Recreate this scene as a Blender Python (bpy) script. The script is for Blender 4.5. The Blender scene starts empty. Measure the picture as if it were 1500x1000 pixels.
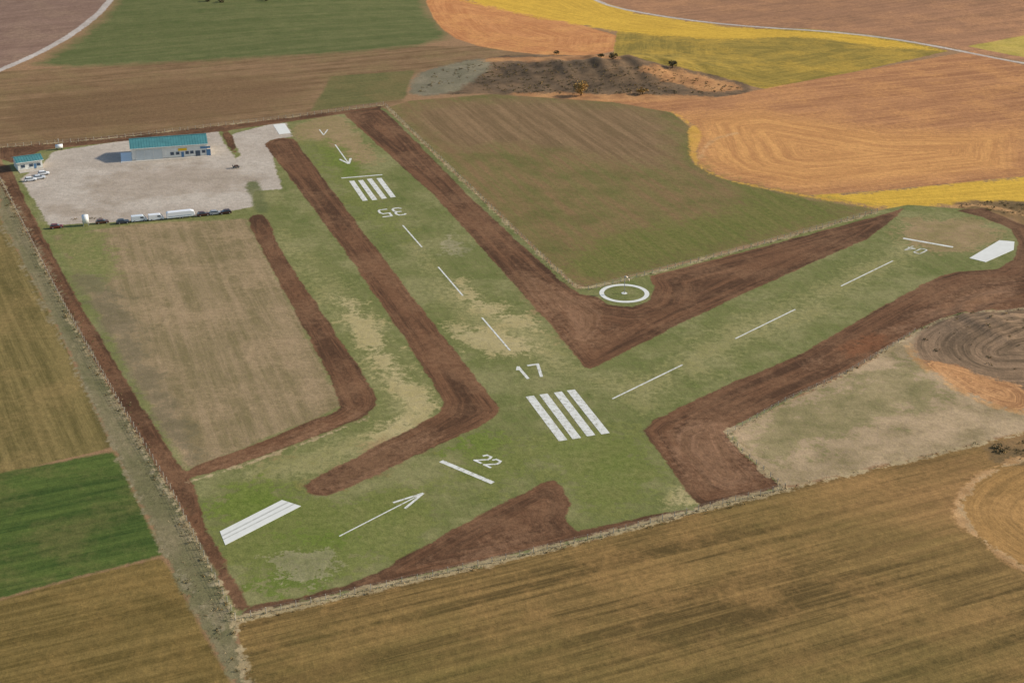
import bpy, math, random
import numpy as np
from mathutils import Vector
random.seed(7); rng=np.random.default_rng(7)
R=math.radians
scene=bpy.context.scene
scene.view_settings.view_transform='Standard'
try: scene.view_settings.look='None'
except Exception: pass
scene.view_settings.exposure=0

# ---------------------------------------------------------------- camera
H=165.0; PITCH=R(23.84); F=2150.0
cd=bpy.data.cameras.new("camera"); cam=bpy.data.objects.new("camera",cd)
scene.collection.objects.link(cam); scene.camera=cam
cam.location=(0,0,H); cam.rotation_euler=(math.pi/2-PITCH,0,0)
cd.sensor_width=36; cd.lens=F/1500*36; cd.clip_start=1; cd.clip_end=30000

# ---------------------------------------------------------------- terrain
def sst(a,b,x):
    t=np.clip((x-a)/(b-a),0,1); return t*t*(3-2*t)
def hgt(X,Y):
    X=np.asarray(X,float); Y=np.asarray(Y,float)
    mm=np.exp(-(((X-50)/44)**2+((Y-690)/24)**2))
    z=6.0*mm+mm*(.55*np.sin(X*.33+np.sin(Y*.11)*1.5)+.35*np.sin(X*.71+Y*.17)+.3*np.sin(Y*.5+X*.08))
    z=z+sst(660,800,Y)*5.0*np.sin(X/85.0+1.0)*np.cos(Y/95.0)
    z=z+sst(190,300,X-(Y-500)*0.05)*3.0*np.sin(Y/45.0)*sst(430,520,Y)
    z=z+3.0*np.exp(-(((X-136)/16)**2+((Y-381)/11)**2))
    r=np.hypot(X-152,Y-388)
    z=z+.25*np.sin(r*.95+.5*np.sin(X*.13))*sst(34,22,r)
    return z
cp,sp=math.cos(PITCH),math.sin(PITCH)
def G(px,py):
    """survey point on the terrain"""
    x=px-750; yu=500-py
    dY=F*cp+yu*sp; dZ=-F*sp+yu*cp
    z=0.0
    for i in range(25):
        t=(H-z)/(-dZ)
        z=0.5*z+0.5*float(hgt(x*t,dY*t))
    return (x*t,dY*t)
def GP(pts): return [G(*p) for p in pts]
def nrm(v):
    l=math.hypot(*v); return (v[0]/l,v[1]/l)
def dirv(a,b):
    A=G(*a);B=G(*b); return nrm((B[0]-A[0],B[1]-A[1]))
a17=dirv((829,608),(545,277)); r17=(a17[1],-a17[0])
a04=dirv((497,785),(1308,382)); r04=(a04[1],-a04[0])
aBot=dirv((350,905),(1150,715))
aLeft=dirv((345,885),(0,260))

def chaikin(p,n,closed=True):
    for _ in range(n):
        q=[]
        L=len(p)
        if not closed: q.append(p[0])
        for i in range(L if closed else L-1):
            a=p[i];b=p[(i+1)%L]
            q.append((a[0]*.75+b[0]*.25,a[1]*.75+b[1]*.25))
            q.append((a[0]*.25+b[0]*.75,a[1]*.25+b[1]*.75))
        if not closed: q.append(p[-1])
        p=q
    return p

step=1.6
core_x=np.arange(-400,400.1,step); core_y=np.arange(185,930,step)
def ext(c,lo,hi):
    a=[c[0]];s=step
    while a[-1]>lo: s*=1.35; a.append(a[-1]-s)
    b=[c[-1]];s=step
    while b[-1]<hi: s*=1.35; b.append(b[-1]+s)
    return np.concatenate([np.array(a[1:][::-1]),c,np.array(b[1:])])
xs=ext(core_x,-9000,9000); ys=ext(core_y,-6000,14000)
XX,YY=np.meshgrid(xs,ys)
PX=XX.ravel(); PY=YY.ravel(); NV=PX.size
CL=24.0
def sdf_poly(poly):
    out=np.full(NV,-CL)
    P=np.array(poly)
    m=(PX>P[:,0].min()-CL)&(PX<P[:,0].max()+CL)&(PY>P[:,1].min()-CL)&(PY<P[:,1].max()+CL)
    idx=np.nonzero(m)[0]; x=PX[idx]; y=PY[idx]
    d2=np.full(idx.size,1e12); ins=np.zeros(idx.size,bool)
    n=len(P)
    for i in range(n):
        ax,ay=P[i];bx,by=P[(i+1)%n]
        ex,ey=bx-ax,by-ay; L=ex*ex+ey*ey
        if L<1e-9: continue
        wx=x-ax; wy=y-ay
        t=np.clip((wx*ex+wy*ey)/L,0,1)
        dx=wx-t*ex; dy=wy-t*ey
        d2=np.minimum(d2,dx*dx+dy*dy)
        if ay!=by:
            c=((ay>y)!=(by>y))&(x<(bx-ax)*(y-ay)/(by-ay)+ax)
            ins^=c
    d=np.sqrt(d2); d=np.where(ins,d,-d)
    out[idx]=np.maximum(d,-CL); return out
def sdf_line(line,w):
    out=np.full(NV,-CL); P=np.array(line)
    m=(PX>P[:,0].min()-CL)&(PX<P[:,0].max()+CL)&(PY>P[:,1].min()-CL)&(PY<P[:,1].max()+CL)
    idx=np.nonzero(m)[0]; x=PX[idx]; y=PY[idx]
    d2=np.full(idx.size,1e12)
    for i in range(len(P)-1):
        ax,ay=P[i];bx,by=P[i+1]
        ex,ey=bx-ax,by-ay; L=ex*ex+ey*ey+1e-9
        wx=x-ax; wy=y-ay
        t=np.clip((wx*ex+wy*ey)/L,0,1)
        d2=np.minimum(d2,(wx-t*ex)**2+(wy-t*ey)**2)
    out[idx]=np.maximum(w-np.sqrt(d2),-CL); return out

def lin(c):
    return tuple((v/255/12.92) if v/255<=0.04045 else ((v/255+0.055)/1.055)**2.4 for v in c)
K=1.06
def col(c):
    r=lin(c); return (min(r[0]*K,.9),min(r[1]*K,.9),min(r[2]*K,.9),1)

# region table: name, shapes, (A,B,C), stripe mode, stripe freq, stripe strength, edge noise, softness, opacity
def P(pts,s=0): return ('p',pts,s)
def Ln(pts,w,s=2): return ('l',pts,w,s)
REG=[]
def reg(name,shapes,cols,mode=None,freq=1.0,amt=0.5,edge=1.0,soft=0.5,op=1.0):
    REG.append((name,shapes,cols,mode,freq,amt,edge,soft,op))

aF5=dirv((0,190),(400,150))
reg('far_plough',[P([(-300,120),(0,105),(300,86),(600,68),(740,68),(800,84),(700,92),(640,98),(600,112),(590,150),(560,158),(320,188),(0,222),(-300,258)])],
    [(140,112,82),(102,80,54),(126,108,72)],aF5,0.22,.6,1.5,2)
reg('far_plough_dark',[P([(0,150),(200,120),(420,110),(460,150),(300,180),(0,210)],1)],[(100,78,54),(120,94,66),(90,76,50)],aF5,0.15,.6,10,14,.75)
reg('far_fallow',[P([(-300,-100),(165,-100),(165,0),(120,40),(60,75),(0,103),(-300,200)])],[(140,114,98),(116,92,78),(146,122,100)],aF5,0.3,.5,1,1)
reg('far_green',[P([(172,-100),(600,-100),(622,0),(640,30),(668,55),(600,72),(300,90),(35,102),(90,70),(140,35),(172,0)],1)],
    [(106,106,66),(80,88,48),(132,116,78)],aF5,0.12,.5,4,6)
reg('small_green',[P([(485,112),(607,103),(592,145),(455,163)])],[(110,104,64),(90,88,52),(122,104,68)],aF5,0.3,.5,1,1.5)
reg('orange_hill',[P([(620,-8),(650,-8),(905,42),(897,83),(760,78),(680,64),(640,38)],1)],[(190,134,86),(164,108,66),(204,150,90)],'sdf',0.45,.6,.8,.8)  # top-right fields from here: sunlight painted in as brighter, more saturated base colour
reg('olive_hill',[P([(905,42),(1180,42),(1300,55),(1390,75),(1250,106),(1120,131),(1050,112),(950,92),(897,83)])],[(154,130,60),(116,102,48),(186,150,62)],'sdf',0.3,.6,1,1)
reg('yellow_crop',[P([(630,-12),(860,-12),(930,20),(1070,40),(1260,52),(1385,75),(1300,70),(1180,54),(1050,58),(905,47),(800,28)]),
    P([(1170,286),(1290,279),(1400,268),(1520,256),(1700,246),(1700,296),(1500,299),(1400,302),(1290,304)])],[(208,168,64),(180,144,54),(214,170,88)],'sdf',0.4,.6,6,4,.95)
reg('far_right_fallow',[P([(868,-100),(2000,-100),(2000,120),(1500,90),(1400,71),(1250,47),(1070,36),(930,16),(868,0)])],[(166,122,90),(134,100,74),(180,132,92)],aF5,0.2,.6,1,1)
reg('verge_green',[P([(1418,68),(1500,52),(1700,30),(1700,110),(1500,84)])],[(176,154,74),(146,132,62),(186,160,90)],None,1,.3,1,1.5)
aOr=dirv((1050,215),(1500,165))
reg('orange_plain',[P([(760,143),(900,146),(1050,143),(1116,131),(1250,106),(1425,75),(1500,96),(1800,150),(1800,240),(1520,256),(1400,268),(1290,279),(1180,286),(1060,262),(1022,240),(1022,185),(985,166),(900,152)])],
    [(178,128,86),(142,98,66),(196,142,88)],aOr,0.30,.75,.8,1)
reg('orange_painted_sun',[P([(1000,170),(1120,160),(1300,190),(1500,190),(1500,250),(1290,272),(1180,280),(1060,258),(1025,235)])],[(208,154,92),(172,122,74),(214,164,98)],'sdf',0.3,.75,6,12,.8)  # warm sun patch painted into the field colour, soft edged
reg('scrub_mound',[P([(598,142),(605,112),(640,98),(720,83),(800,80),(900,84),(1000,100),(1060,112),(1116,131),(1050,144),(900,144),(750,141),(690,136)],1)],
    [(116,96,74),(74,62,48),(142,112,82)],None,1,.9,3,1.5)
reg('grey_scrub',[P([(598,142),(605,112),(640,98),(720,83),(720,100),(690,120),(660,138)],1)],[(130,122,102),(106,102,80),(140,130,104)],None,1,.5,3,3,.9)
reg('mound_highlights',[P([(940,92),(1010,104),(1100,128),(1050,138),(980,120),(930,104)],1),P([(700,90),(720,84),(900,82),(905,88),(760,90)],1),P([(740,142),(760,136),(900,138),(1040,140),(1040,147),(900,149)],1)],[(190,138,90),(150,106,70),(204,154,100)],None,1,.7,4,3,.8)  # orange highlights of the sunlit mound, painted into its colour
reg('wedge_field',[P([(566,158),(600,148),(720,138),(900,150),(985,165),(1012,187),(1014,237),(1060,262),(1180,292),(1286,308),(1100,358),(860,421),(838,414)])],
    [(112,104,62),(126,100,70),(82,88,42)],a17,0.26,.75,.8,1)
reg('wedge_bare',[P([(566,158),(720,142),(900,150),(985,170),(1000,250),(900,240),(760,210),(640,225)],1)],[(138,110,82),(106,86,60),(142,114,84)],a17,0.26,.8,10,12,.85)
reg('wedge_lush',[P([(820,395),(850,418),(1000,380),(1285,306),(1230,296),(1060,262),(1000,232),(1010,190),(1016,240),(1060,262),(1100,300),(940,330),(860,350)],1)],[(90,98,44),(112,106,60),(72,84,34)],a17,0.3,.7,12,7,.85)
reg('yellow_hem',[Ln([(985,164),(1014,184),(1018,205),(1013,225),(1022,244),(1062,264),(1180,287),(1285,304)],.8),P([(1007,184),(1022,184),(1028,200),(1019,222),(1024,240),(1013,236)],1)],[(206,162,70),(176,134,60),(204,150,84)],None,1,.6,1.8,1,.85)
# near fields
reg('near_field',[P([(345,912),(880,788),(1150,716),(1445,647),(1500,632),(1800,570),(2200,1300),(430,1300),(360,1000)])],
    [(136,110,66),(86,70,40),(154,120,74)],aBot,0.34,.88,.4,.4)
reg('near_field_golden',[P([(1180,712),(1445,650),(1500,640),(1700,640),(1700,850),(1500,830),(1200,800)],1)],[(170,130,84),(126,96,60),(176,132,86)],aBot,0.3,.85,8,18,.75)  # more golden tone on the right of the near field
reg('near_field_green',[P([(360,930),(700,900),(1000,960),(1500,900),(1500,1100),(360,1100)],1),P([(1000,760),(1250,720),(1500,800),(1400,840)],1)],[(120,106,58),(86,76,40),(134,110,62)],aBot,.42,.85,8,18,.6)
reg('knoll_field',[P([(1600,650),(1500,672),(1465,682),(1418,712),(1400,745),(1425,782),(1500,832),(1700,900)],2)],[(164,126,76),(126,98,58),(174,134,84)],'sdf',0.6,.7,.5,.6)
reg('left_field',[P([(-200,180),(0,318),(80,470),(165,655),(0,695),(-300,760)])],[(126,110,68),(94,84,48),(138,116,74)],aLeft,0.36,.8,.6,.6)
reg('left_green',[P([(-300,770),(0,693),(168,660),(240,812),(100,848),(0,876),(-300,950)])],[(84,98,46),(54,72,32),(108,100,60)],aBot,0.2,.8,1,1)
reg('left_near',[P([(-300,955),(0,878),(100,850),(240,815),(345,1010),(420,1300),(-300,1300)])],[(124,104,60),(90,76,40),(136,110,64)],aBot,0.36,.8,.8,1)
# airfield
reg('verge_left',[P([(-100,200),(0,240),(0,320),(80,470),(168,660),(240,815),(345,1010),(400,1200),(440,1200),(362,1000),(348,915),(355,890),(200,600),(80,400),(20,250)])],
    [(110,104,74),(130,118,90),(88,90,56)],'sdf',0.5,.45,1.4,.8)
reg('airfield_grass',[P([(0,222),(320,188),(560,158),(566,160),(845,424),(1100,362),(1290,308),(1330,300),(1440,308),(1500,330),(1600,350),(1600,420),(1500,452),(1340,486),(1075,630),(1150,716),(880,788),(345,912),(270,720),(100,430),(8,255)])],
    [(120,118,74),(92,100,52),(144,136,96)],a17,.28,.3,.4,.6)
reg('inner_dry',[P([(75,345),(200,328),(360,320),(388,372),(440,470),(502,592),(440,622),(360,656),(272,688),(200,560),(140,450)])],
    [(146,126,96),(114,102,70),(160,136,106)],a17,0.26,.6,1.5,2)
reg('inner_green',[P([(72,342),(150,332),(175,380),(160,430),(130,430),(95,385)],1),P([(62,328),(120,328),(110,342),(75,345)])],[(98,112,54),(124,118,74),(84,100,42)],None,1,.8,8,4,.8)
reg('inner_grey',[P([(110,400),(140,450),(210,580),(272,686),(300,672),(240,580),(180,440),(150,400)],1)],[(122,110,88),(98,90,66),(138,126,104)],None,1,.8,9,4,.7)
reg('dry_track',[P([(400,330),(440,370),(540,460),(600,540),(650,590),(640,615),(590,625),(560,610),(560,570),(500,470),(430,380)],1),
    P([(600,350),(640,400),(700,440),(800,480),(850,540),(830,552),(760,520),(690,480),(640,430)],1),
    P([(1000,520),(1090,460),(1200,440),(1230,440),(1100,500),(1000,560)],1),P([(1150,450),(1290,370),(1350,350),(1330,380),(1200,450)],1),
    P([(560,620),(640,610),(560,660),(440,710),(330,700),(440,660)],1),
    P([(860,545),(930,560),(1000,530),(960,600),(920,590)],1)],
    [(166,154,112),(138,130,84),(180,166,124)],None,1,.9,12,5,.6)
reg('sand_worn',[P([(490,430),(520,440),(560,500),(600,560),(640,592),(610,612),(575,560),(530,500)],1),P([(650,480),(700,478),(790,500),(780,520),(730,520),(680,505)],1),P([(660,405),(690,430),(800,480),(760,480),(690,450)],1),P([(570,610),(630,605),(600,640),(540,650)],1),P([(1000,716),(1032,735),(1005,742),(985,730)],1)],
    [(188,170,130),(164,148,104),(196,178,140)],None,1,.9,9,4,.7)
reg('runway_far_bare',[P([(425,190),(440,178),(505,170),(540,215),(560,240),(500,240),(470,215)],1),P([(1310,320),(1430,320),(1480,345),(1400,380),(1310,350)],1),P([(425,205),(450,172),(510,168),(520,190),(470,205)],1)],[(158,130,100),(132,116,78),(164,134,104)],None,1,.6,9,4,.8)
reg('lush_patch',[P([(300,720),(420,700),(480,735),(640,700),(640,760),(560,830),(380,870),(330,800)],1),P([(750,640),(920,620),(990,700),(860,770),(830,700)],1),P([(440,205),(500,205),(560,300),(600,350),(570,350),(490,270)],1),
    P([(640,650),(740,640),(800,690),(700,720)],1)],
    [(96,108,46),(114,114,64),(76,94,34)],None,1,.9,12,4,.75)
reg('bright_weed',[P([(290,730),(400,705),(450,740),(330,770)],1),P([(400,790),(470,770),(520,790),(470,810)],1),P([(380,830),(450,830),(500,850),(390,880)],1),P([(640,650),(700,630),(730,650),(660,668)],1),P([(470,210),(500,230),(530,260),(500,258)],1)],
    [(90,108,38),(106,116,54),(74,94,28)],None,1,.9,11,2,.75)
reg('grey_patch',[P([(395,815),(440,800),(490,815),(470,850),(410,845)],1),P([(640,345),(670,345),(680,375),(650,370)],1)],[(150,140,110),(116,114,78),(160,148,120)],None,1,.8,10,2,.8)
reg('right_dry',[P([(1070,630),(1150,590),(1240,548),(1340,486),(1400,462),(1500,452),(1700,420),(1700,600),(1500,632),(1380,662),(1147,714),(1090,665)])],
    [(166,144,114),(126,112,80),(188,162,130)],None,1,.8,1.2,1)
reg('right_dry_green',[P([(1075,635),(1200,575),(1330,520),(1400,575),(1330,600),(1180,660),(1130,690)],1)],[(142,130,90),(110,106,68),(156,140,104)],None,1,.8,12,3,.7)
reg('quarry',[P([(1332,500),(1350,480),(1400,460),(1500,448),(1700,420),(1700,560),(1500,578),(1400,560),(1345,530)],1)],[(146,120,94),(94,78,60),(140,114,88)],'sdf',0.4,.85,2,1.5)
reg('quarry_bank',[P([(1345,525),(1380,530),(1440,548),(1510,570),(1510,606),(1440,588),(1385,560)],1)],[(194,144,96),(138,98,66),(206,160,112)],'sdf',0.5,.85,3,1.5,.95)
reg('right_scrub',[P([(1440,660),(1450,646),(1500,634),(1600,620),(1600,665),(1500,678),(1460,684)],1),P([(1385,300),(1430,292),(1600,300),(1600,345),(1500,335),(1480,318),(1430,308)],1)],[(120,98,68),(88,74,48),(160,124,82)],None,1,.9,3,2)
reg('apron',[P([(44,283),(30,262),(62,240),(78,222),(180,206),(318,190),(332,215),(346,232),(352,226),(342,208),(340,197),(395,182),(420,180),(428,200),(395,206),(402,240),(413,277),(370,280),(371,303),(290,316),(170,325),(72,330)])],
    [(176,164,150),(158,146,132),(186,176,162)],None,1,.8,1.0,.8)
reg('apron_wear',[P([(140,250),(300,240),(380,250),(370,280),(250,290),(120,300)],1),P([(60,290),(200,310),(120,325),(70,322)],1)],[(162,146,130),(142,128,110),(172,158,142)],None,1,.7,10,5,.6)
reg('apron_weed',[P([(358,270),(368,265),(380,268),(386,285),(398,312),(372,312),(371,290)],1)],[(98,102,64),(84,90,52),(120,116,78)],None,1,.7,1.5,1.5,.9)
soil=[P([(362,320),(375,313),(390,314),(412,370),(480,470),(545,568),(554,588),(540,608),(480,632),(350,680),(278,702),(268,688),(360,656),(440,622),(490,605),(502,592),(440,470),(385,370)],1),
 P([(388,212),(396,205),(412,202),(430,203),(540,350),(640,480),(734,600),(724,612),(700,626),(482,726),(456,726),(444,712),(470,695),(610,624),(645,604),(650,588),(600,506),(500,360)],0),
 P([(503,167),(556,159),(562,162),(598,196),(680,280),(760,355),(832,420),(850,430),(872,434),(890,446),(925,450),(952,440),(960,420),(950,405),(1100,366),(1280,318),(1325,305),(1300,328),(1270,350),(1100,425),(980,482),(868,540),(857,538),(800,468),(640,290)],0),
 P([(942,630),(960,614),(1050,570),(1170,520),(1290,450),(1368,408),(1400,398),(1460,394),(1486,380),(1492,355),(1480,335),(1440,318),(1400,308),(1440,305),(1500,330),(1620,350),(1620,425),(1500,450),(1400,460),(1340,484),(1240,546),(1150,586),(1075,624),(1063,636),(1085,660),(1147,713),(1032,742),(1012,728),(985,690)],0),
 P([(350,902),(370,886),(440,874),(520,852),(560,834),(660,776),(790,710),(808,702),(824,712),(838,738),(828,762),(845,778),(940,758),(1040,738),(1147,713),(880,782)],0),
 P([(-40,200),(0,240),(14,243),(40,300),(100,415),(180,550),(250,660),(285,712),(300,770),(364,885),(350,900),(250,720),(160,570),(90,440),(0,270),(-40,220)],0),
 P([(0,216),(320,184),(558,154),(558,159),(330,192),(200,205),(60,220),(20,240),(0,232)],0),
 P([(322,190),(338,192),(348,225),(338,222)],1)]
reg('bare_soil',soil,[(112,80,57),(74,53,38),(130,98,72)],'sdf',0.38,.85,.8,.5)
reg('soil_light',[P([(740,380),(850,430),(900,470),(850,520),(780,440)],1),P([(960,640),(1060,600),(1080,660),(1130,710),(1050,730)],1),P([(300,690),(480,622),(540,590),(540,608),(480,632),(350,680)],1),P([(660,640),(560,690),(460,722),(450,705),(600,632)],1),
   P([(1150,560),(1330,470),(1480,400),(1500,440),(1340,470)],1),P([(600,840),(800,770),(830,775),(700,820)],1)],
   [(156,120,92),(112,84,60),(164,128,98)],'sdf',0.36,.8,8,5,.6)
reg('soil_red',[P([(1230,515),(1260,492),(1310,488),(1290,505),(1250,525)],1)],[(124,74,44),(104,64,40),(136,86,56)],None,1,.4,5,3,.55)
reg('dry_verge',[Ln([(0,262),(90,445),(170,590),(250,725),(345,900)],.45),Ln([(345,907),(520,868),(700,828),(880,785),(1040,742),(1150,716)],1.1),Ln([(1150,716),(1300,682),(1445,648),(1500,634)],.5),
  Ln([(1147,714),(1088,662),(1067,636),(1074,626)],.6),Ln([(1150,588),(1240,548),(1340,486),(1400,462),(1500,452),(1560,440)],.5),Ln([(566,156),(640,228),(720,305),(838,418),(862,424),(1000,388),(1100,362),(1285,311)],.7),
  Ln([(0,216),(160,203),(320,184),(440,170),(562,154)],.5),Ln([(1500,672),(1465,682),(1418,712),(1400,745),(1425,782),(1500,832)],.8),
  Ln([(345,912),(352,950),(362,1010),(400,1200)],.9),Ln([(275,706),(350,684),(480,636),(545,610)],.4)],
  [(178,160,126),(140,122,88),(190,170,134)],None,1,.8,1.6,.6,.9)
reg('sand_edge',[Ln([(1500,605),(1440,590),(1385,562),(1345,530),(1332,505)],.8),Ln([(1500,670),(1465,680),(1416,712),(1397,745),(1423,782),(1500,834)],.8),Ln([(1390,303),(1440,299),(1510,318)],1.2),Ln([(1025,232),(1040,205),(1080,195)],1.0)],[(202,156,108),(150,114,74),(216,172,120)],None,1,.6,2.0,1.2,.8)
reg('track_rut',[Ln([(0,330),(80,480),(165,650),(240,810),(330,930)],.45),Ln([(20,290),(95,440),(175,600),(250,740),(338,905)],.4)],[(150,138,114),(124,112,86),(160,148,122)],None,1,.7,1.6,.8,.6)
reg('gravel_road',[Ln([(-200,170),(-60,128),(0,103),(60,76),(120,42),(165,2),(200,-60)],2.0),Ln([(820,-40),(870,2),(930,18),(1070,38),(1250,49),(1400,73),(1500,93),(1700,120)],1.5)],[(186,178,170),(164,154,144),(196,188,180)],None,1,.4,.8,.8,.9)

# ---------------------------------------------------------------- node helper
class NT:
    def __init__(s,nt): s.nt=nt
    def new(s,t,**k):
        n=s.nt.nodes.new(t)
        for a,b in k.items(): setattr(n,a,b)
        return n
    def put(s,sock,v):
        if v is None: return
        if isinstance(v,bpy.types.NodeSocket): s.nt.links.new(v,sock)
        else: sock.default_value=v
    def math(s,op,a,b=None,c=None,clamp=False):
        n=s.new('ShaderNodeMath',operation=op,use_clamp=clamp)
        s.put(n.inputs[0],a); s.put(n.inputs[1],b)
        if c is not None: s.put(n.inputs[2],c)
        return n.outputs[0]
    def dot(s,a,v):
        n=s.new('ShaderNodeVectorMath',operation='DOT_PRODUCT'); s.put(n.inputs[0],a); n.inputs[1].default_value=v
        return n.outputs['Value']
    def comb(s,x,y,z):
        n=s.new('ShaderNodeCombineXYZ'); s.put(n.inputs[0],x);s.put(n.inputs[1],y);s.put(n.inputs[2],z); return n.outputs[0]
    def noise(s,vec,scale,detail=4,rough=.55,lac=2.0):
        n=s.new('ShaderNodeTexNoise'); s.put(n.inputs['Vector'],vec); n.inputs['Scale'].default_value=scale
        n.inputs['Detail'].default_value=detail; n.inputs['Roughness'].default_value=rough
        return n.outputs['Fac']
    def mr(s,v,a,b,c=0.,d=1.):
        n=s.new('ShaderNodeMapRange'); s.put(n.inputs[0],v); n.inputs[1].default_value=a;n.inputs[2].default_value=b;n.inputs[3].default_value=c;n.inputs[4].default_value=d
        return n.outputs[0]
    def mix(s,f,a,b,bt='MIX'):
        n=s.new('ShaderNodeMix',data_type='RGBA',blend_type=bt); s.put(n.inputs[0],f); s.put(n.inputs[6],a); s.put(n.inputs[7],b)
        return n.outputs[2]
    def attr(s,name):
        n=s.new('ShaderNodeAttribute',attribute_name=name); return n.outputs['Fac']
def new_mat(name):
    m=bpy.data.materials.new(name); m.use_nodes=True
    m.node_tree.nodes.clear(); N=NT(m.node_tree)
    o=N.new('ShaderNodeOutputMaterial'); b=N.new('ShaderNodeBsdfPrincipled'); m.node_tree.links.new(b.outputs[0],o.inputs[0])
    b.inputs['Roughness'].default_value=1.0; b.inputs['Specular IOR Level'].default_value=0.1
    return m,N,b

# ---------------------------------------------------------------- ground material (one per map tile, same look, only the regions present)
def ground_mat(idxs,k):
    gm,N,B=new_mat('ground_material_%d'%k)
    pos=N.new('ShaderNodeTexCoord').outputs['Object']
    nL=N.noise(pos,0.045,5,.68); nM=N.noise(pos,0.11,5,.68); nS=N.noise(pos,0.55,4,.75); nT=N.noise(pos,2.6,2,.7)
    nE=N.math('ADD',N.math('MULTIPLY',N.math('SUBTRACT',nM,.5),3.4),N.math('MULTIPLY',N.math('SUBTRACT',nS,.5),2.2))
    blot=N.mr(N.math('ADD',N.math('MULTIPLY',nM,.6),N.math('MULTIPLY',nS,.4)),.40,.60)
    big=N.mr(N.math('ADD',N.math('MULTIPLY',nL,.8),N.math('MULTIPLY',nS,.2)),.47,.60)
    color=col((142,112,82)); cache={}
    for i in idxs:
        (name,shapes,c,mode,freq,amt,edge,soft,op)=REG[i]
        sd=N.attr(name)
        if mode is None: f=blot; st=None
        else:
            key=(mode,freq)
            if mode=='sdf' or key not in cache:
                if mode=='sdf':
                    v=N.comb(N.math('MULTIPLY',sd,freq),N.math('MULTIPLY',N.dot(pos,(1,0,0)),.02),N.math('MULTIPLY',N.dot(pos,(0,1,0)),.02))
                else:
                    v=N.comb(N.math('MULTIPLY',N.dot(pos,(mode[1],-mode[0],0)),freq),N.math('MULTIPLY',N.dot(pos,(mode[0],mode[1],0)),.01),0.0)
                cache[key]=N.mr(N.noise(v,1.0,4,.78),.41,.59)
            st=cache[key]
            f=N.math('ADD',N.math('MULTIPLY',st,amt),N.math('MULTIPLY',blot,1-amt))
        a=N.mix(f,col(c[0]),col(c[1]))
        cc=N.mix(N.math('MULTIPLY',big,.5),a,col(c[2])) if soft<3.5 else a
        m=N.mr(N.math('ADD',sd,N.math('MULTIPLY',nE,edge)),-soft*.5,soft*.5 if soft<5 else soft,0,op)
        color=N.mix(m,color,cc)
    fine=N.math('ADD',N.math('MULTIPLY',nS,.6),N.math('MULTIPLY',nT,.4))
    val=N.mr(fine,.28,.72,.62,1.38)
    color=N.mix(1.0,color,N.comb(val,val,val),'MULTIPLY')
    N.put(B.inputs['Base Color'],color)
    bp=N.new('ShaderNodeBump'); bp.inputs['Strength'].default_value=.6; bp.inputs['Distance'].default_value=.3
    N.put(bp.inputs['Height'],nS); N.put(B.inputs['Normal'],bp.outputs[0])
    return gm

# ---------------------------------------------------------------- ground mesh
nx,ny=len(xs),len(ys)
Z=hgt(PX,PY)
co=np.stack([PX,PY,Z],1).astype(np.float32)
ii,jj=np.meshgrid(np.arange(nx-1),np.arange(ny-1)); a=(jj*nx+ii).ravel()
faces=np.stack([a,a+1,a+1+nx,a+nx],1).astype(np.int32)
me=bpy.data.meshes.new('ground'); me.vertices.add(NV); me.vertices.foreach_set('co',co.ravel())
nf=len(faces); me.loops.add(nf*4); me.loops.foreach_set('vertex_index',faces.ravel())
me.polygons.add(nf); me.polygons.foreach_set('loop_start',np.arange(0,nf*4,4,dtype=np.int32))
me.polygons.foreach_set('use_smooth',np.ones(nf,bool))
me.update(calc_edges=True)
TX=10;TY=12
fcx=co[faces].mean(1)
tix=np.clip(((fcx[:,0]+330)/660*TX).astype(int),0,TX-1); tiy=np.clip(((fcx[:,1]-220)/(900-220)*TY).astype(int),0,TY-1)
tile=tiy*TX+tix
order=np.argsort(tile,kind='stable'); bounds=np.searchsorted(tile[order],np.arange(TX*TY+1))
tmax=np.zeros((TX*TY,len(REG))); tmin=np.zeros((TX*TY,len(REG)))
for r,(name,shapes,*_) in enumerate(REG):
    s=np.full(NV,-CL)
    for sh in shapes:
        w=GP(sh[1])
        if sh[0]=='p': d=sdf_poly(chaikin(w,sh[2],True) if sh[2] else w)
        else: d=sdf_line(chaikin(w,sh[3],False),sh[2])
        s=np.maximum(s,d)
    at=me.attributes.new(name,'FLOAT','POINT'); at.data.foreach_set('value',s.astype(np.float32))
    fs=s[faces]; fmx=fs.max(1)[order]; fmn=fs.min(1)[order]
    for t in range(TX*TY):
        if bounds[t+1]>bounds[t]:
            tmax[t,r]=fmx[bounds[t]:bounds[t+1]].max(); tmin[t,r]=fmn[bounds[t]:bounds[t+1]].min()
mats={}; tm=np.zeros(TX*TY,int)
for t in range(TX*TY):
    L=[]
    for r,rg in enumerate(REG):
        edge,soft,op=rg[6],rg[7],rg[8]; mg=edge*1.6+soft*.5
        if tmax[t,r]<-min(mg,CL-.5): continue
        if op==1.0 and tmin[t,r]>mg+.5: L=[]
        L.append(r)
    L=tuple(L)
    if L not in mats:
        mats[L]=len(mats); me.materials.append(ground_mat(L,len(mats)-1))
    tm[t]=mats[L]
me.polygons.foreach_set('material_index',tm[tile].astype(np.int32))
ground=bpy.data.objects.new('ground',me); scene.collection.objects.link(ground)

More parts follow.
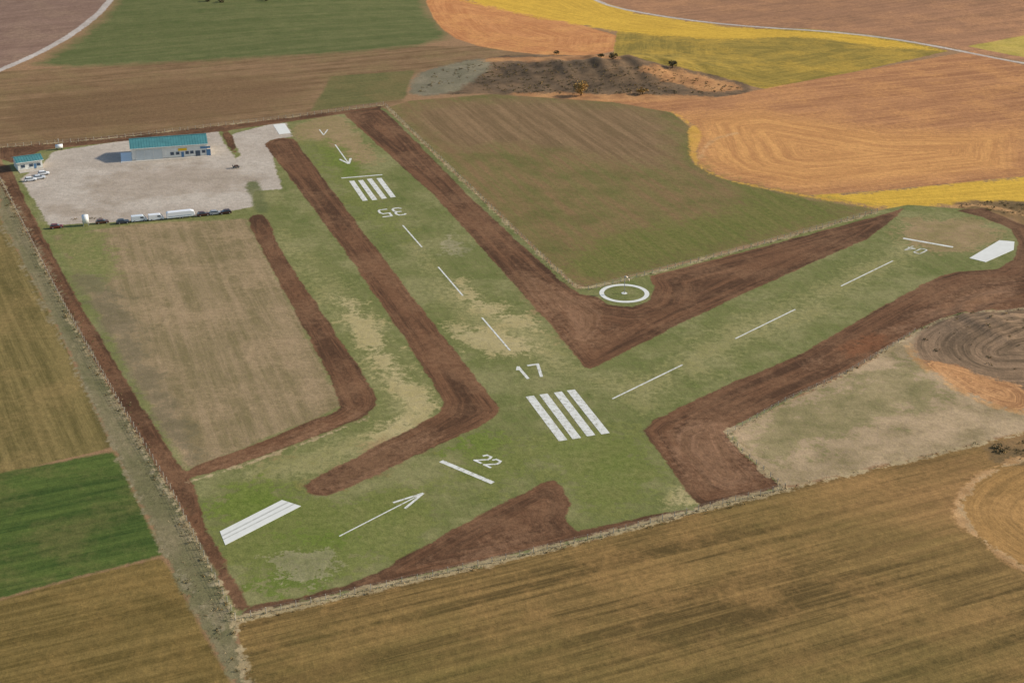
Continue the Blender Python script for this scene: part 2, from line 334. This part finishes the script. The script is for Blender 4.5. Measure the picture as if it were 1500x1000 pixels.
# ---------------------------------------------------------------- simple materials
def mat(name,c,var=.15,scale=2.0,rough=.8,spec=.3,metal=0,lin_=False):
    m,N,b=new_mat(name); p=N.new('ShaderNodeTexCoord').outputs['Object']
    n=N.noise(p,scale,4,.6); base=c if lin_ else lin(c)
    v=N.mr(n,.3,.7,1-var,1+var); N.put(b.inputs['Base Color'],N.mix(1.0,(*base,1),N.comb(v,v,v),'MULTIPLY'))
    b.inputs['Roughness'].default_value=rough; b.inputs['Specular IOR Level'].default_value=spec; b.inputs['Metallic'].default_value=metal
    return m
def paint_mat(name,lo,hi,under):
    m,N,b=new_mat(name); p=N.new('ShaderNodeTexCoord').outputs['Object']
    n=N.math('ADD',N.math('MULTIPLY',N.noise(p,.8,6,.75),.6),N.math('MULTIPLY',N.noise(p,5.0,4,.7),.4))
    f=N.mr(n,lo,hi); g=N.noise(p,.4,4,.6)
    w=N.mix(g,(.74,.74,.70,1),(.58,.58,.53,1))
    N.put(b.inputs['Base Color'],N.mix(f,w,(*lin(under),1))); b.inputs['Roughness'].default_value=.8
    return m
M_paint=paint_mat('worn_white_paint',.50,.64,(122,116,80))
M_faint=paint_mat('faded_white_paint',.44,.62,(122,116,80))
M_pad=paint_mat('white_pad_paint',.62,.74,(150,150,135))

def mesh_obj(name,v,f,m,parent=None,smooth=False,mi=None):
    me=bpy.data.meshes.new(name); me.from_pydata(v,[],f)
    for x in (m if isinstance(m,(list,tuple)) else [m]): me.materials.append(x)
    if mi: me.polygons.foreach_set('material_index',mi)
    if smooth: me.polygons.foreach_set('use_smooth',[True]*len(f))
    me.update(); o=bpy.data.objects.new(name,me); scene.collection.objects.link(o)
    if parent: o.parent=parent
    return o
def strip_quad(A,Bp,w):
    d=nrm((Bp[0]-A[0],Bp[1]-A[1])); n=(-d[1]*w/2,d[0]*w/2)
    return [(A[0]+n[0],A[1]+n[1]),(A[0]-n[0],A[1]-n[1]),(Bp[0]-n[0],Bp[1]-n[1]),(Bp[0]+n[0],Bp[1]+n[1])]
def marking(name,quads,m=M_paint,z0=.02):
    v=[];f=[]
    for k,q in enumerate(quads):
        z=z0+.004*(k%10); b=len(v); v+=[(x,y,z) for x,y in q]
        area=sum(q[i][0]*q[(i+1)%len(q)][1]-q[(i+1)%len(q)][0]*q[i][1] for i in range(len(q)))
        idx=list(range(b,b+len(q))); f.append(idx if area>0 else idx[::-1])
    return mesh_obj(name,v,f,m)
S=lambda a,b,w: strip_quad(G(*a),G(*b),w)
marking('runway_threshold_bars',[S((776,580),(825,645),2.2),S((796,577),(845,642),2.2),S((817,574),(866,638),2.2),S((836,571),(887,635),2.2)])
marking('runway_threshold_bars',[S((515,265),(535,294),1.9),S((528,264),(549,293),1.9),S((541,262),(563,291),1.9),S((555,261),(576,289),1.9)])
marking('runway_threshold_line',[S((500,261),(560,256),.9)])
marking('runway_threshold_line',[S((646,675),(722,707),1.3)])
marking('runway_threshold_line',[S((1323,349),(1396,362),1.2)])
marking('runway_centreline',[S((590,330),(618,362),.5),S((642,391),(678,433),.5),S((706,465),(747,513),.5)])
marking('runway_centreline',[S((897,584),(1000,534),.5),S((1077,496),(1165,453),.45),S((1232,419),(1308,382),.45)])
def arrow(name,tail,tip,w,hl,hw,head=None):
    A=G(*tail);T=G(*tip);d=nrm((T[0]-A[0],T[1]-A[1]));n=(-d[1],d[0])
    bx,by=T[0]-d[0]*hl,T[1]-d[1]*hl
    q=[strip_quad(A,T,w)]
    q.append(strip_quad(T,(bx+n[0]*hw,by+n[1]*hw),w*1.8)); q.append(strip_quad(T,(bx-n[0]*hw,by-n[1]*hw),w*1.8))
    return marking(name,q)
arrow('runway_arrow',(497,785),(620,722),.36,7.5,1.9)
arrow('runway_arrow',(491,212),(511,240),.5,7,2.2)
q=[S((468,190),(474,198),.5),S((480,190),(474,198),.5)]
marking('runway_chevron',q)
# digits
GL={'1':[((.5,0),(.5,1)),((.5,1),(.22,.8))],'7':[((0,1),(1,1)),((1,1),(.35,0))],
 '2':[((0,.8),(.15,1)),((.15,1),(.85,1)),((.85,1),(1,.8)),((1,.8),(1,.6)),((1,.6),(0,.0)),((0,0),(1,0))],
 '3':[((0,.92),(.2,1)),((.2,1),(.8,1)),((.8,1),(1,.85)),((1,.85),(1,.65)),((1,.65),(.7,.52)),((.3,.52),(.7,.52)),((.7,.52),(1,.38)),((1,.38),(1,.15)),((1,.15),(.8,0)),((.8,0),(.2,0)),((.2,0),(0,.1))],
 '5':[((1,1),(0,1)),((0,1),(0,.55)),((0,.55),(.75,.58)),((.75,.58),(1,.42)),((1,.42),(1,.15)),((1,.15),(.8,0)),((.8,0),(0,0))],
 '0':[((0,.1),(0,.9)),((0,.9),(.2,1)),((.2,1),(.8,1)),((.8,1),(1,.9)),((1,.9),(1,.1)),((1,.1),(.8,0)),((.8,0),(.2,0)),((.2,0),(0,.1))],
 '4':[((.75,0),(.75,1)),((.75,1),(0,.35)),((0,.35),(1,.35))]}
def number(txt,c,up,w,h,gap,sw,m=M_paint):
    C=G(*c); rt=(up[1],-up[0]); q=[]
    tot=len(txt)*w+(len(txt)-1)*gap
    for i,ch in enumerate(txt):
        for a,b in GL[ch]:
            pp=[]
            dx,dy=(b[0]-a[0])*w,(b[1]-a[1])*h; l=math.hypot(dx,dy); ex,ey=dx/l*sw*.4,dy/l*sw*.4
            for (u,vv),s in ((a,-1),(b,1)):
                X=-tot/2+i*(w+gap)+u*w+s*ex; Y=(vv-.5)*h+s*ey
                pp.append((C[0]+rt[0]*X+up[0]*Y,C[1]+rt[1]*X+up[1]*Y))
            q.append(strip_quad(pp[0],pp[1],sw))
    return marking('runway_number',q,m)
neg=lambda v:(-v[0],-v[1])
number('17',(777,544),a17,2.6,7.5,1.6,.85)
number('35',(574,311),neg(a17),3.0,7.5,2.0,.8)
number('22',(715,675),a04,2.0,3.8,1.1,.6)
number('04',(1341,366),neg(a04),2.2,5.0,1.4,.55,M_faint)
# pads
def slab(name,pts,z,m,grooves=None):
    w=GP(pts); n=len(w)
    v=[(x,y,z) for x,y in w]+[(x,y,-.05) for x,y in w]
    ar=sum(w[i][0]*w[(i+1)%n][1]-w[(i+1)%n][0]*w[i][1] for i in range(n))
    f=[list(range(n)) if ar>0 else list(range(n))[::-1]]+[[i,(i+1)%n,n+(i+1)%n,n+i] for i in range(n)]
    return mesh_obj(name,v,f,m)
M_grey=mat('grey_line_paint',(180,180,172),.15,1)
pad=slab('touchdown_pad',[(322,778),(413,732),(441,741),(330,798)],.05,M_pad)
l=marking('pad_joint_lines',[S((325,785),(423,735),.5),S((327,790),(431,738),.4)],M_grey,.06); l.parent=pad
slab('touchdown_pad',[(1420,378),(1464,352),(1486,354),(1485,366),(1444,384)],.05,M_pad)
slab('touchdown_pad',[(400,183),(417,181),(426,195),(409,197)],.05,M_pad)

# ---------------------------------------------------------------- windsock
def empty(name,x,y,rot=0,z=0):
    e=bpy.data.objects.new(name,None); scene.collection.objects.link(e); e.location=(x,y,z); e.rotation_euler=(0,0,rot); return e
def ring(name,r0,r1,z,m,parent,n=72):
    v=[];f=[]
    for i in range(n):
        a=2*math.pi*i/n; v+=[(r0*math.cos(a),r0*math.sin(a),z),(r1*math.cos(a),r1*math.sin(a),z)]
    for i in range(n):
        j=(i+1)%n; f.append([2*i,2*i+1,2*j+1,2*j])
    return mesh_obj(name,v,f,m,parent)
def tube(name,pts,rads,m,parent,n=10,cap=True):
    v=[];f=[]
    for k,(p,r) in enumerate(zip(pts,rads)):
        a=Vector(pts[max(k-1,0)]);b=Vector(pts[min(k+1,len(pts)-1)]); d=(b-a).normalized()
        u=d.orthogonal().normalized(); w=d.cross(u)
        for i in range(n):
            t=2*math.pi*i/n; q=Vector(p)+u*r*math.cos(t)+w*r*math.sin(t); v.append(tuple(q))
    for k in range(len(pts)-1):
        for i in range(n):
            j=(i+1)%n; f.append([k*n+i,k*n+j,(k+1)*n+j,(k+1)*n+i])
    if cap: f.append(list(range(n))[::-1]); f.append([(len(pts)-1)*n+i for i in range(n)])
    return mesh_obj(name,v,f,m,parent,True)
M_white=mat('white_enamel',(225,226,222),.05,1,.4,.5)
M_steel=mat('galvanised_steel',(160,160,155),.1,1,.5,.5)
M_sock=mat('sock_fabric',(215,200,180),.1,1)
gx,gy=G(914.5,429.5)
ws=empty('windsock',gx,gy)
ring('outer_ring',6.1,7.5,.03,M_pad,ws); ring('centre_disc',.05,.9,.05,M_pad,ws,24)
tube('mast',[(0,0,0),(0,0,3),(0,0,5.6)],[.12,.09,.07],M_steel,ws)
tube('hoop',[(0,0,5.3),(.3,0,5.3)],[.3,.3],M_steel,ws,12,False)
tube('sock',[(.3,0,5.3),(.8,.05,5.1),(1.2,.1,4.5),(1.35,.1,3.9)],[.3,.26,.2,.13],M_sock,ws,12,False)

# ---------------------------------------------------------------- buildings
M_teal=mat('teal_sheet_roof',(76,130,132),.14,.4,.6,.35)
M_wall=mat('pale_sheet_wall',(214,214,206),.08,.5,.7,.3)
M_glass=mat('dark_glass',(60,76,92),.2,1,.15,.6)
M_yel=mat('yellow_sign',(220,180,50),.05,1)
M_blue=mat('blue_door',(84,120,152),.08,1)
M_conc=mat('concrete',(186,178,166),.12,.6)
M_dark=mat('dark_trim',(70,72,74),.1,1)
def box(name,x0,x1,y0,y1,z0,z1,m,parent,bev=0):
    v=[(x,y,z) for z in (z0,z1) for y in (y0,y1) for x in (x0,x1)]
    f=[(0,2,3,1),(4,5,7,6),(0,1,5,4),(2,6,7,3),(0,4,6,2),(1,3,7,5)]
    o=mesh_obj(name,v,f,m,parent)
    if bev:
        b=o.modifiers.new('b','BEVEL'); b.width=bev; b.segments=2
    return o
def gable(P0,P1,depth,eave,ridge,parent_name):
    A=G(*P0);C=G(*P1); L=math.hypot(C[0]-A[0],C[1]-A[1]); ang=math.atan2(C[1]-A[1],C[0]-A[0])
    e=empty(parent_name,A[0],A[1],ang)
    hd=depth/2
    v=[(0,0,0),(L,0,0),(L,depth,0),(0,depth,0),(0,0,eave),(L,0,eave),(L,depth,eave),(0,depth,eave),(0,hd,ridge),(L,hd,ridge)]
    f=[(0,1,5,4),(2,3,7,6),(1,2,6,9,5),(3,0,4,8,7)]
    mesh_obj('walls',v,f,M_wall,e)
    o=.5; sl=(ridge-eave)/hd; th=.12
    def roof(nm,ya,yb,za,zb):
        v=[(-o,ya,za+.03),(L+o,ya,za+.03),(L+o,yb,zb+.03),(-o,yb,zb+.03)]; v+=[(x,y,z+th) for x,y,z in v]
        mesh_obj(nm,v,[(0,3,2,1),(4,5,6,7),(0,1,5,4),(1,2,6,5),(2,3,7,6),(3,0,4,7)],M_teal,e)
    roof('roof_front',-o,hd,eave-o*sl,ridge); roof('roof_back',depth+o,hd,eave-o*sl,ridge)
    n=int(L/1.0)
    vv=[];ff=[]
    for i in range(n+1):
        x=i*L/n
        for (ya,za) in ((-o,eave-o*sl),(depth+o,eave-o*sl)):
            b=len(vv)
            for yy,zz in ((ya,za),(hd,ridge)):
                vv+=[(x-.05,yy,zz+.16),(x+.05,yy,zz+.16),(x+.05,yy,zz+.22),(x-.05,yy,zz+.22)]
            ff+=[(b,b+4,b+7,b+3),(b+1,b+2,b+6,b+5),(b+3,b+7,b+6,b+2)]
    mesh_obj('roof_ribs',vv,ff,M_teal,e)
    box('ridge_cap',-o,L+o,hd-.25,hd+.25,ridge+.16,ridge+.3,M_teal,e)
    box('gutter',-o,L+o,-o-.15,-o-.003,eave-o*sl-.05,eave-o*sl+.15,M_wall,e)
    box('plinth',-.08,L+.08,-.08,-.003,-.05,.4,M_conc,e)
    return e,L,depth
e,L,D=gable((194,236),(304,228),13,4.9,6.8,'aircraft_hangar')
for i in range(24):
    x=.6+i*(L-1.2)/23; box('wall_rib',x-.04,x+.04,-.05,-.003,.45,4.4,M_wall,e)
box('hangar_door',1.5,11.5,-.14,-.055,.0,4.0,mat('door_sheet',(192,198,196),.06,.5),e)
for i in range(4): box('door_joint',1.5+i*3.33-.06,1.5+i*3.33+.06,-.19,-.143,0,4.0,M_wall,e)
for x in (14.5,16.6,20.2,22.0,26.5): box('window',x,x+1.3,-.12,-.056,1.2,2.4,M_glass,e); box('window_frame',x-.1,x+1.4,-.14,-.056,1.05,1.18,M_white,e)
box('entrance_door',18.6,19.6,-.12,-.056,0,2.2,M_blue,e); box('glass_door',24.0,25.8,-.12,-.056,0,2.3,M_glass,e); box('glass_door',28.2,29.8,-.12,-.056,0,2.6,M_blue,e)
box('sign_board',17.5,20.8,-.16,-.056,2.7,3.7,M_yel,e)
box('sign_board_blue',26,29.8,-.16,-.056,3.0,3.8,M_blue,e)
box('porch_slab',-4,L+.5,-1.8,-.09,-.05,.12,M_conc,e)
box('side_slab',-4.2,-.1,-1.7,12,-.04,.10,M_white,e)
e2,L2,D2=gable((27,251),(63,246),8,3.3,4.3,'club_house')
for x in (1.2,4.2,7.0): box('window',x,x+1.4,-.08,-.004,1.1,2.2,M_glass,e2); box('window_sill',x-.1,x+1.5,-.16,-.004,.98,1.09,M_white,e2)
box('entrance_door',5.9,6.8,-.08,-.004,0,2.1,M_blue,e2)
box('terrace',0,L2,-3,-.09,-.05,.12,M_conc,e2)

# ---------------------------------------------------------------- vehicles
M_tyre=mat('tyre_rubber',(30,30,30),.1,5)
def carpaint(n,c): return mat(n,c,.04,2,.3,.5)
def extr(name,prof,w,m,parent,inset=0,bev=.06):
    n=len(prof); v=[(x,-w/2,z) for x,z in prof]+[(x,w/2,z) for x,z in prof]
    f=[list(range(n)),list(range(2*n-1,n-1,-1))]+[[i,i+n,(i+1)%n+n,(i+1)%n] for i in range(n)]
    o=mesh_obj(name,v,f,m,parent)
    b=o.modifiers.new('b','BEVEL'); b.width=bev; b.segments=2
    return o
def wheels(e,xs_,w,r=.33):
    for i,x in enumerate(xs_):
        for s in (-1,1):
            tube('wheel_%d'%(i*2+(s>0)),[(x,s*(w/2-.12),r),(x,s*(w/2+.04),r)],[r,r],M_tyre,e,16)
            tube('hub_%d'%(i*2+(s>0)),[(x,s*(w/2+.03),r),(x,s*(w/2+.06),r)],[r*.55,r*.5],M_steel,e,12)
def car(pix,rot,c,name='parked_car'):
    x,y=G(*pix); e=empty(name,x,y,rot); p=carpaint('car_paint',c)
    extr('body',[(-2.1,.3),(2.1,.3),(2.15,.65),(1.9,.88),(.95,.98),(-2.0,1.0),(-2.15,.7)],1.75,p,e)
    extr('cabin_glass',[(-1.95,.97),(1.0,.96),(.35,1.42),(-1.55,1.45)],1.56,M_glass,e,bev=.03)
    extr('roof',[(-1.6,1.43),(.4,1.4),(.25,1.5),(-1.4,1.53)],1.5,p,e,bev=.02)
    box('front_bumper',2.1,2.22,-.8,.8,.32,.55,M_dark,e,.02); box('rear_bumper',-2.22,-2.1,-.8,.8,.32,.55,M_dark,e,.02)
    wheels(e,(-1.3,1.35),1.75)
def van(pix,rot,c):
    x,y=G(*pix); e=empty('parked_van',x,y,rot); p=carpaint('van_paint',c)
    extr('body',[(-2.6,.35),(2.5,.35),(2.6,.8),(2.3,1.15),(1.5,1.95),(1.2,2.1),(-2.55,2.15)],1.9,p,e)
    extr('windscreen',[(2.26,1.22),(1.58,1.9),(1.62,1.94),(2.33,1.22)],1.7,M_glass,e,bev=.005)
    for s in (-1,1): box('side_window',.4,1.5,s*.955-.01,s*.955+.01,1.25,1.8,M_glass,e)
    wheels(e,(-1.6,1.6),1.9,.35)
def trailer(pix,rot,Lg,hh,c):
    x,y=G(*pix); e=empty('glider_trailer',x,y,rot); p=carpaint('trailer_paint',c)
    h=Lg/2
    extr('shell',[(-h,.5),(h*.8,.5),(h,.9),(h*.95,hh-.4),(h*.7,hh),(-h*.9,hh),(-h,hh-.3)],1.9,p,e,bev=.15)
    box('chassis',-h,h+1.2,-.08,.08,.38,.48,M_dark,e); box('stripe',-h*.9,h*.75,-.965,-.955,1.0,1.15,M_blue,e)
    wheels(e,(-.5,.4),1.9,.3)
ra=math.atan2(r17[1],r17[0]) if r17[0]>0 else math.atan2(-r17[1],-r17[0])
car((45,265),ra,(222,224,224)); car((58,262),ra+.1,(200,204,208)); car((64,256),ra,(232,232,232))
trailer((265,319),ra,9.6,2.6,(226,228,230)); van((229,322),ra,(220,222,224)); van((204,324),ra,(205,212,216))
car((180,327),ra,(60,64,72)); car((298,316),ra+.05,(74,44,38)); car((316,314),ra,(150,152,156)); car((330,313),ra+3.14,(66,40,34)); car((150,327),ra,(90,60,48)); car((83,334),ra,(110,50,44))
# tank on stand
x,y=G(126,330); e=empty('water_tank',x,y,ra)
tube('tank',[(0,0,1.0),(0,0,3.6)],[1.1,1.1],M_white,e,24)
for i,(a,b) in enumerate(((-.8,-.8),(.8,-.8),(.8,.8),(-.8,.8))): box('leg_%d'%i,a-.08,a+.08,b-.08,b+.08,0,1.0,M_steel,e)
x,y=G(87,219); e=empty('fuel_tank',x,y,ra)
tube('tank',[(-1.4,0,1.3),(1.4,0,1.3)],[.8,.8],M_white,e,20); box('cradle',-1.1,-.8,-.6,.6,0,.6,M_dark,e); box('cradle_2',.8,1.1,-.6,.6,0,.6,M_dark,e); tube('vent',[(0,0,2.1),(0,0,4.5)],[.08,.08],M_steel,e,8)
x,y=G(346,246); e=empty('tow_cart',x,y,ra)
box('deck',-1.3,1.3,-.6,.6,.5,.62,M_dark,e,.02); box('rail',-1.3,-1.2,-.6,.6,.62,1.3,M_dark,e,.02); box('load',-.7,.8,-.45,.45,.63,1.1,mat('load_cover',(90,70,60),.2,2),e,.05); wheels(e,(-.8,.8),1.3,.28); box('draw_bar',1.3,2.4,-.04,.04,.4,.48,M_dark,e)

# ---------------------------------------------------------------- fences
M_post=mat('concrete_post',(186,178,160),.15,1)
M_wire=mat('fence_wire',(160,156,144),.1,1)
def fence(line,hh=1.5,sp=3.0):
    pts=GP(line); v=[];f=[]
    def bx(cx,cy,z0,z1,r):
        b=len(v); v.extend([(cx+sx*r,cy+sy*r,z) for z in (z0,z1) for sx,sy in ((-1,-1),(1,-1),(1,1),(-1,1))])
        f.extend([[b+0,b+1,b+5,b+4],[b+1,b+2,b+6,b+5],[b+2,b+3,b+7,b+6],[b+3,b+0,b+4,b+7],[b+4,b+5,b+6,b+7]])
    P_=[]
    for i in range(len(pts)-1):
        a,b=pts[i],pts[i+1]; l=math.hypot(b[0]-a[0],b[1]-a[1]); n=max(1,int(l/sp))
        for k in range(n): P_.append((a[0]+(b[0]-a[0])*k/n,a[1]+(b[1]-a[1])*k/n))
    P_.append(pts[-1])
    Zs=[float(hgt(*p)) for p in P_]
    for p,z in zip(P_,Zs): bx(p[0],p[1],z-.1,z+hh*random.uniform(.95,1.03),.06)
    np_=len(f)
    for i in range(len(P_)-1):
        a,b=P_[i],P_[i+1]
        for hz in (.35,.75,1.1,1.42):
            if hz>hh: continue
            k=len(v); v.extend([(a[0],a[1],Zs[i]+hz),(b[0],b[1],Zs[i+1]+hz),(b[0],b[1],Zs[i+1]+hz+.035),(a[0],a[1],Zs[i]+hz+.035)]); f.append([k,k+1,k+2,k+3])
    mi=[0]*np_+[1]*(len(f)-np_)
    return mesh_obj('perimeter_fence',v,f,[M_post,M_wire],mi=mi)
fence([(0,262),(90,440),(170,582),(250,716),(345,906)])
fence([(345,908),(520,869),(700,829),(880,786),(1040,743),(1150,716)])
fence([(565,156),(640,228),(720,305),(838,419),(862,425),(1000,389),(1100,363),(1285,311)])
fence([(1150,716),(1088,662),(1066,636),(1150,588),(1240,547),(1340,486)],1.2)
fence([(0,217),(160,204),(320,185),(440,171),(562,154)])

# ---------------------------------------------------------------- vegetation
M_dry=mat('dry_grass',(186,166,126),.3,.5); M_dry2=mat('brown_weed',(136,116,82),.3,.5); M_grn=mat('green_weed',(100,104,60),.3,.5)
def tufts(name,P3,hmin,hmax,mats,wts):
    v=[];f=[];mi=[]
    for (x,y) in P3:
        z=float(hgt(x,y)); h=random.uniform(hmin,hmax); k=random.choices(range(len(mats)),wts)[0]
        for j in range(6):
            a=random.uniform(0,6.28); w=h*.3; ox,oy=random.gauss(0,h*.6),random.gauss(0,h*.6); lx,ly=random.gauss(0,h*.7),random.gauss(0,h*.7)
            b=len(v); v+=[(x+ox-w*math.cos(a),y+oy-w*math.sin(a),z-.02),(x+ox+w*math.cos(a),y+oy+w*math.sin(a),z-.02),(x+ox+lx,y+oy+ly,z+h*random.uniform(.4,1))]
            f.append([b,b+1,b+2]); mi.append(k)
    return mesh_obj(name,v,f,mats,mi=mi)
def along(line,per_m,jit):
    pts=GP(line); o=[]
    for i in range(len(pts)-1):
        a,b=pts[i],pts[i+1]; l=math.hypot(b[0]-a[0],b[1]-a[1])
        for k in range(int(l*per_m)):
            t=random.random(); o.append((a[0]+(b[0]-a[0])*t+random.gauss(0,jit),a[1]+(b[1]-a[1])*t+random.gauss(0,jit)))
    return o
def inpoly(line,n):
    pts=GP(line); x0=min(p[0] for p in pts);x1=max(p[0] for p in pts);y0=min(p[1] for p in pts);y1=max(p[1] for p in pts); o=[]
    while len(o)<n:
        x=random.uniform(x0,x1);y=random.uniform(y0,y1);c=False
        for i in range(len(pts)):
            a,b=pts[i],pts[i-1]
            if (a[1]>y)!=(b[1]>y) and x<(b[0]-a[0])*(y-a[1])/(b[1]-a[1])+a[0]: c=not c
        if c: o.append((x,y))
    return o
T=along([(0,262),(90,442),(170,586),(250,720),(345,906)],1.5,.35)+along([(345,908),(520,869),(700,829),(880,786),(1150,716)],4,.4)
T+=along([(1150,716),(1088,662),(1066,636),(1150,588),(1240,547),(1340,486),(1400,462),(1500,452)],1.6,.4)+along([(565,156),(720,305),(838,419),(862,425),(1100,363),(1285,311)],1.5,.3)
T+=along([(0,217),(160,204),(320,185),(562,154)],1.5,.4)+along([(1150,716),(1445,647)],1.0,.35)
tufts('dry_grass_verge',T,.12,.36,[M_dry,M_dry2,M_grn],[.6,.28,.12])
T=along([(20,300),(120,480),(200,640),(270,780),(340,920)],1.6,1.3)+along([(250,816),(300,900),(345,960),(362,1000)],2,1.4)
tufts('weed_strip',T,.1,.3,[M_dry,M_dry2,M_grn],[.15,.4,.45])

M_bark=mat('bark',(80,62,46),.2,3)
M_lf=[mat('leaf_dark',(70,66,44),.3,.6),mat('leaf_mid',(104,92,58),.3,.6),mat('leaf_gold',(174,138,76),.3,.6)]
def crown(v,f,mi,cx,cy,cz,rx,rz,n,wts,ls):
    cl=[(random.gauss(0,.5),random.gauss(0,.5),random.gauss(0,.45)) for _ in range(max(4,n//45))]
    for i in range(n):
        c=random.choice(cl); p=[c[k]+random.gauss(0,.24) for k in range(3)]
        l=math.sqrt(sum(q*q for q in p)); 
        if l>1.15: p=[q/l*1.1 for q in p]
        P0=Vector((cx+p[0]*rx,cy+p[1]*rx,max(cz+p[2]*rz,cz-rz*.95)))
        d=Vector((random.gauss(0,1),random.gauss(0,1),random.gauss(0,1))).normalized(); u=d.orthogonal().normalized()*ls*random.uniform(.6,1.3); w=d.cross(u)*.8
        b=len(v); v+=[tuple(P0-u),tuple(P0+w),tuple(P0+u),tuple(P0-w)]; f.append([b,b+1,b+2,b+3]); mi.append(random.choices((0,1,2),wts)[0])
def tree(name,pix,r,h,wts):
    x,y=G(*pix); z=float(hgt(x,y)); e=empty(name,x,y,0,z)
    tube('trunk',[(0,0,-.2),(.1,0,h*.3),(0,.1,h*.6)],[r*.12,r*.08,r*.04],M_bark,e,8)
    for k in range(4):
        a=k*1.6+random.random(); tube('limb_%d'%k,[(.05,0,h*.28),(r*.35*math.cos(a),r*.35*math.sin(a),h*.5),(r*.65*math.cos(a),r*.65*math.sin(a),h*.68)],[r*.06,r*.04,r*.02],M_bark,e,6)
    v=[];f=[];mi=[]; crown(v,f,mi,0,0,h*.58,r,h*.42,700,wts,r*.11); mesh_obj('crown',v,f,M_lf,e,mi=mi)
tree('golden_tree',(851,140),2.9,6.6,(.0,.15,.85)); tree('small_tree',(985,99),2.0,3.2,(.7,.3,0)); tree('small_tree',(898,87),1.9,3.0,(.6,.3,.1)); tree('golden_bush',(941,138),2.4,2.8,(.05,.2,.75)); tree('small_tree',(880,85),1.5,2.2,(.5,.3,.2)); tree('small_tree',(815,80),1.3,1.8,(.5,.4,.1))
v=[];f=[];mi=[]
for i in range(9):
    x,y=G(305+i*10+random.uniform(-4,4),random.uniform(-6,5)); crown(v,f,mi,x,y,float(hgt(x,y))+1.2,random.uniform(1.8,3),1.4,160,(.7,.3,0),.35)
mesh_obj('tree_row',v,f,M_lf,mi=mi)
v=[];f=[];mi=[]
for (x,y) in inpoly([(690,130),(720,92),(880,90),(1000,108),(1090,130),(1040,139),(880,139),(760,137)],560)+inpoly([(1340,500),(1400,468),(1500,455),(1560,450),(1560,545),(1440,540),(1370,525)],35)+inpoly([(1448,662),(1455,650),(1500,640),(1560,632),(1560,668),(1500,674)],70)+inpoly([(1390,302),(1430,294),(1540,302),(1540,325),(1480,316)],60)+inpoly([(610,138),(640,105),(715,88),(700,110)],60):
    r=random.uniform(.25,.8)
    crown(v,f,mi,x,y,float(hgt(x,y))+r*.25,r*1.3,r*.4,26,(.3,.5,.2),r*.25)
mesh_obj('scrub_bushes',v,f,M_lf,mi=mi)
v=[];f=[];mi=[]
for (x,y) in along([(8,290),(88,448),(165,590),(246,728),(338,906)],.3,.6)+along([(235,800),(290,880),(335,940),(350,1000)],.25,1.0)+along([(345,915),(520,874),(700,834),(880,792),(1150,721)],.12,.4)+along([(1240,547),(1340,486),(1400,462),(1500,452)],.25,.4)+along([(100,322),(340,310)],.3,.5):
    r=random.uniform(.2,.55)
    crown(v,f,mi,x,y,float(hgt(x,y))+r*.4,r*1.3,r*.6,30,(.2,.6,.2),r*.25)
mesh_obj('hedgerow',v,f,M_lf,mi=mi)

# ---------------------------------------------------------------- light
az=R(78); el=R(27)   # azimuth measured clockwise from +Y
sd=Vector((math.sin(az)*math.cos(el),math.cos(az)*math.cos(el),math.sin(el)))
sl=bpy.data.lights.new('sun','SUN'); sl.energy=5.0; sl.angle=R(3); sl.color=(1,.90,.74)
so=bpy.data.objects.new('sun',sl); scene.collection.objects.link(so); so.rotation_euler=(-sd).to_track_quat('-Z','Y').to_euler(); so.location=(0,0,300)
w=bpy.data.worlds.new("World"); scene.world=w; w.use_nodes=True; nt=w.node_tree
bg=nt.nodes.get('Background') or nt.nodes.new('ShaderNodeBackground')
sk=nt.nodes.new('ShaderNodeTexSky'); sk.sky_type='NISHITA'; sk.sun_disc=False; sk.sun_elevation=el; sk.sun_rotation=az
nt.links.new(sk.outputs[0],bg.inputs[0]); bg.inputs[1].default_value=.15
